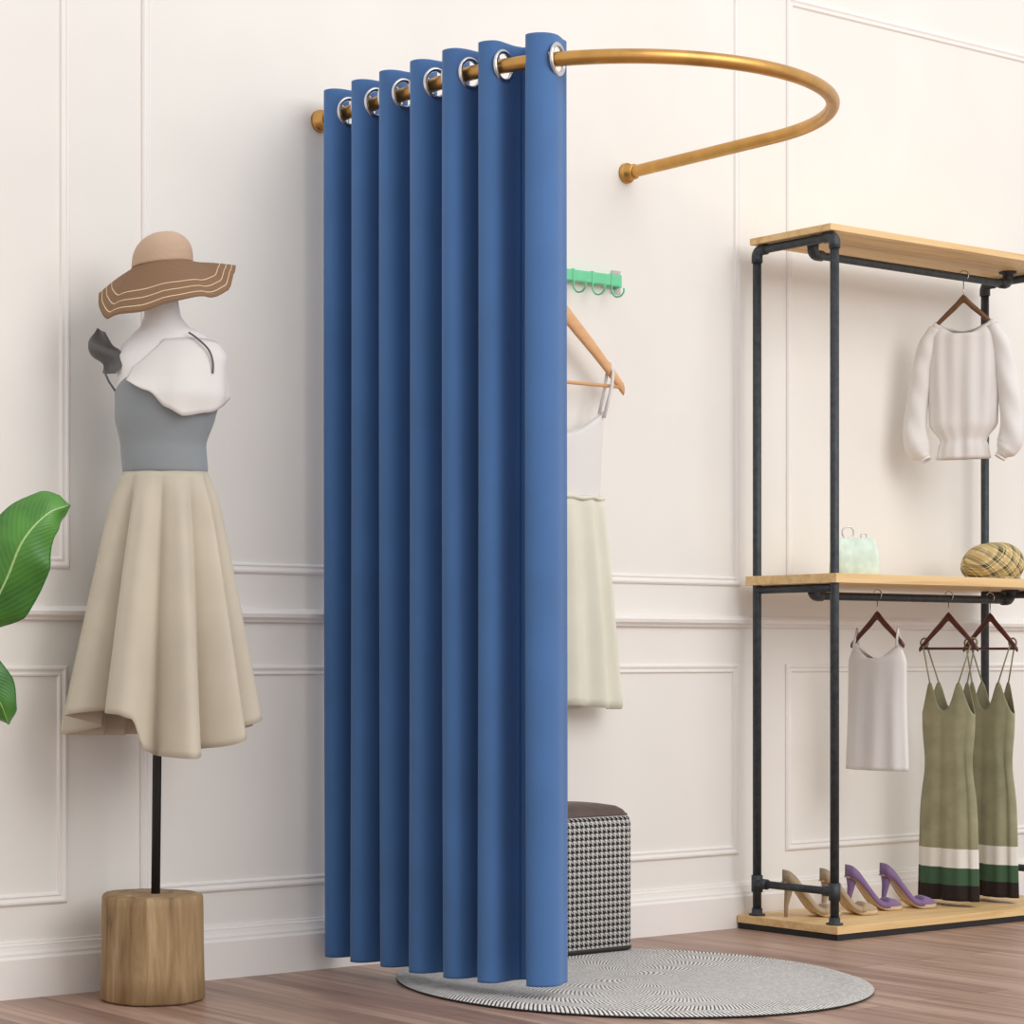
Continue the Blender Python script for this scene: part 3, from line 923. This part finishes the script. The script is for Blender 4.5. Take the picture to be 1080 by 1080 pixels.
# ------------------------------------------------------------------ high-heeled shoes on the bottom board
def make_shoe(name, mat, label, cat, group):
    """local x: heel (0) to toe (.165); origin on the board under the heel"""
    t = thing(name, (0, 0, 0), 0, label, cat, group)
    Lh, H = .158, .088
    def sole_z(u):      # height of the sole above the board
        return H * (.5 + .5 * math.cos(PI * min(1, u / .68))) if u < .68 else 0.
    def halfw(u):
        return .0265 * (1 - .25 * math.cos(2 * PI * (u - .12) * .9)) * (1 - max(0, (u - .72) / .28) ** 2.2) ** .5 if u < 1 else .001
    def upper_h(u):
        return lerp_table([(0, .046), (.12, .040), (.35, .030), (.55, .023), (.66, .022), (.74, .025), (.85, .020), (.95, .012), (1, .004)], u)[0]
    N = 44; m_ = 12
    V = []; F = []
    for i in range(N + 1):
        u = i / N
        z = sole_z(u) + .002 + .007 * min(1, max(0, (u - .5) / .2))
        w_, h_ = halfw(u) + .001, upper_h(u)
        if u < .06: w_ *= (u / .06) ** .5 * .9 + .1
        row = []
        for j in range(m_ + 1):
            a = PI * j / m_            # from one side over to the other; open in the middle
            # shell: side walls, closed over the toe
            cl = 1 if u > .70 else max(0., (u - .64) / .06)
            if u < .05: cl = 0
            s = -1 + 2 * j / m_
            if cl > .0:
                y = w_ * math.copysign(abs(math.sin(s * PI / 2)) ** .8, s)
                zz = z + h_ * cl * math.cos(s * PI / 2) ** .7 if abs(s) < 1 else z
                if cl < 1: zz = max(zz, z + h_ * (1 - abs(abs(s) - .8) / .2) if abs(s) > .6 else zz)
            else:
                # U section: wall outer up to the top line, then inner sole
                if abs(s) > .55:
                    k = (1 - abs(s)) / .45
                    y = math.copysign(w_, s) * (1 - .06 * k); zz = z + h_ * k
                elif abs(s) > .45: y = math.copysign(w_ * .9, s); zz = z + h_ * .5
                else: y = w_ * .85 * s / .45; zz = z + .002
            row.append((Lh * u, y, zz))
        V += row
    w2 = m_ + 1
    for i in range(N):
        for j in range(m_): F.append([i * w2 + j, i * w2 + j + 1, (i + 1) * w2 + j + 1, (i + 1) * w2 + j])
    F.append(list(range(w2)))
    solid(MB().add(V, F).build('upper', mat, t), .0012)
    V = []; F = []
    for i in range(N + 1):
        u = i / N; z = sole_z(u); w_ = halfw(u) + (-.003 + .0045 * min(1, max(0, (u - .5) / .2)))
        pt = .004 + .008 * min(1, max(0, (u - .5) / .2))
        if u < .05: w_ *= .8
        for (y, zz) in ((-w_, z + .0005), (w_, z + .0005), (w_, z + pt), (-w_, z + pt)): V.append((Lh * u * 1.01 + .0, y, zz))
    for i in range(N):
        for j in range(4): F.append([i * 4 + j, i * 4 + (j + 1) % 4, (i + 1) * 4 + (j + 1) % 4, (i + 1) * 4 + j])
    F += [[0, 1, 2, 3], [N * 4 + j for j in range(4)]]
    MB().add(V, F).build('sole', tan_sole, t)
    MB().tube([(.016, 0, H + .004), (.014, 0, H * .75), (.008, 0, H * .35), (.007, 0, .0008)], [.015, .010, .0058, .0048], 12).build('heel', mat, t)
    return t
sp = make_shoe('high_heel_shoe', purple_suede, '-', 'shoe', 'purple high heels on the bottom board')
sb = make_shoe('high_heel_shoe', beige_suede, '-', 'shoe', 'beige high heels on the bottom board')
DIR = -.42
def place(o, toe, label):
    o.location = (toe[0] - .152 * math.cos(DIR), toe[1] - .152 * math.sin(DIR), .0362); o.rotation_euler = (0, 0, DIR); o['label'] = label
TOES = dict(p2=(5.118, -.205), p1=(5.000, -.185), b2=(4.862, -.215), b1=(4.745, -.190))
place(sp, TOES['p2'], 'purple suede high heel, the right shoe of the pair, nearest the olive dresses')
place(copy_tree(sp), TOES['p1'], 'purple suede high heel standing between the beige shoe and its purple mate')
place(sb, TOES['b2'], 'beige suede high heel standing next to the purple pair')
place(copy_tree(sb), TOES['b1'], 'beige suede high heel farthest left, behind the low crossbar of the rack')

# ------------------------------------------------------------------ light and camera
w = bpy.data.worlds.new('World'); sc.world = w; w.use_nodes = True
bg = w.node_tree.nodes['Background']; bg.inputs[0].default_value = (.995, .99, .98, 1); bg.inputs[1].default_value = .94
def area(name, loc, target, size, power, col=(1, .985, .978)):
    d = bpy.data.lights.new(name, 'AREA'); d.shape = 'SQUARE'; d.size = size; d.energy = power; d.color = col
    o = bpy.data.objects.new(name, d); link(o); o.location = loc
    o.rotation_euler = (Vector(target) - Vector(loc)).to_track_quat('-Z', 'Y').to_euler(); return o
area('soft_fill_area', (4.6, -5.4, 3.9), (3.6, 0, 1.3), 4.0, 164)  # added soft lamp out of view, high on the right; no window there

cd = bpy.data.cameras.new('Camera'); co = bpy.data.objects.new('Camera', cd); link(co)
cd.sensor_width = 36; cd.sensor_fit = 'HORIZONTAL'; cd.lens = 2366.6 * 36 / 1080
cd.shift_x = (540 - 192.05) / 1080; cd.shift_y = (693.5 - 540) / 1080
co.location = (0, -4.095, .715); co.rotation_euler = (PI / 2, 0, -.598)
cd.clip_start = .05; cd.clip_end = 60
sc.camera = co
vs = sc.view_settings
vs.view_transform = 'Standard'; vs.look = 'None'; vs.gamma = 1; vs.use_curve_mapping = False
vs.exposure = 0.0
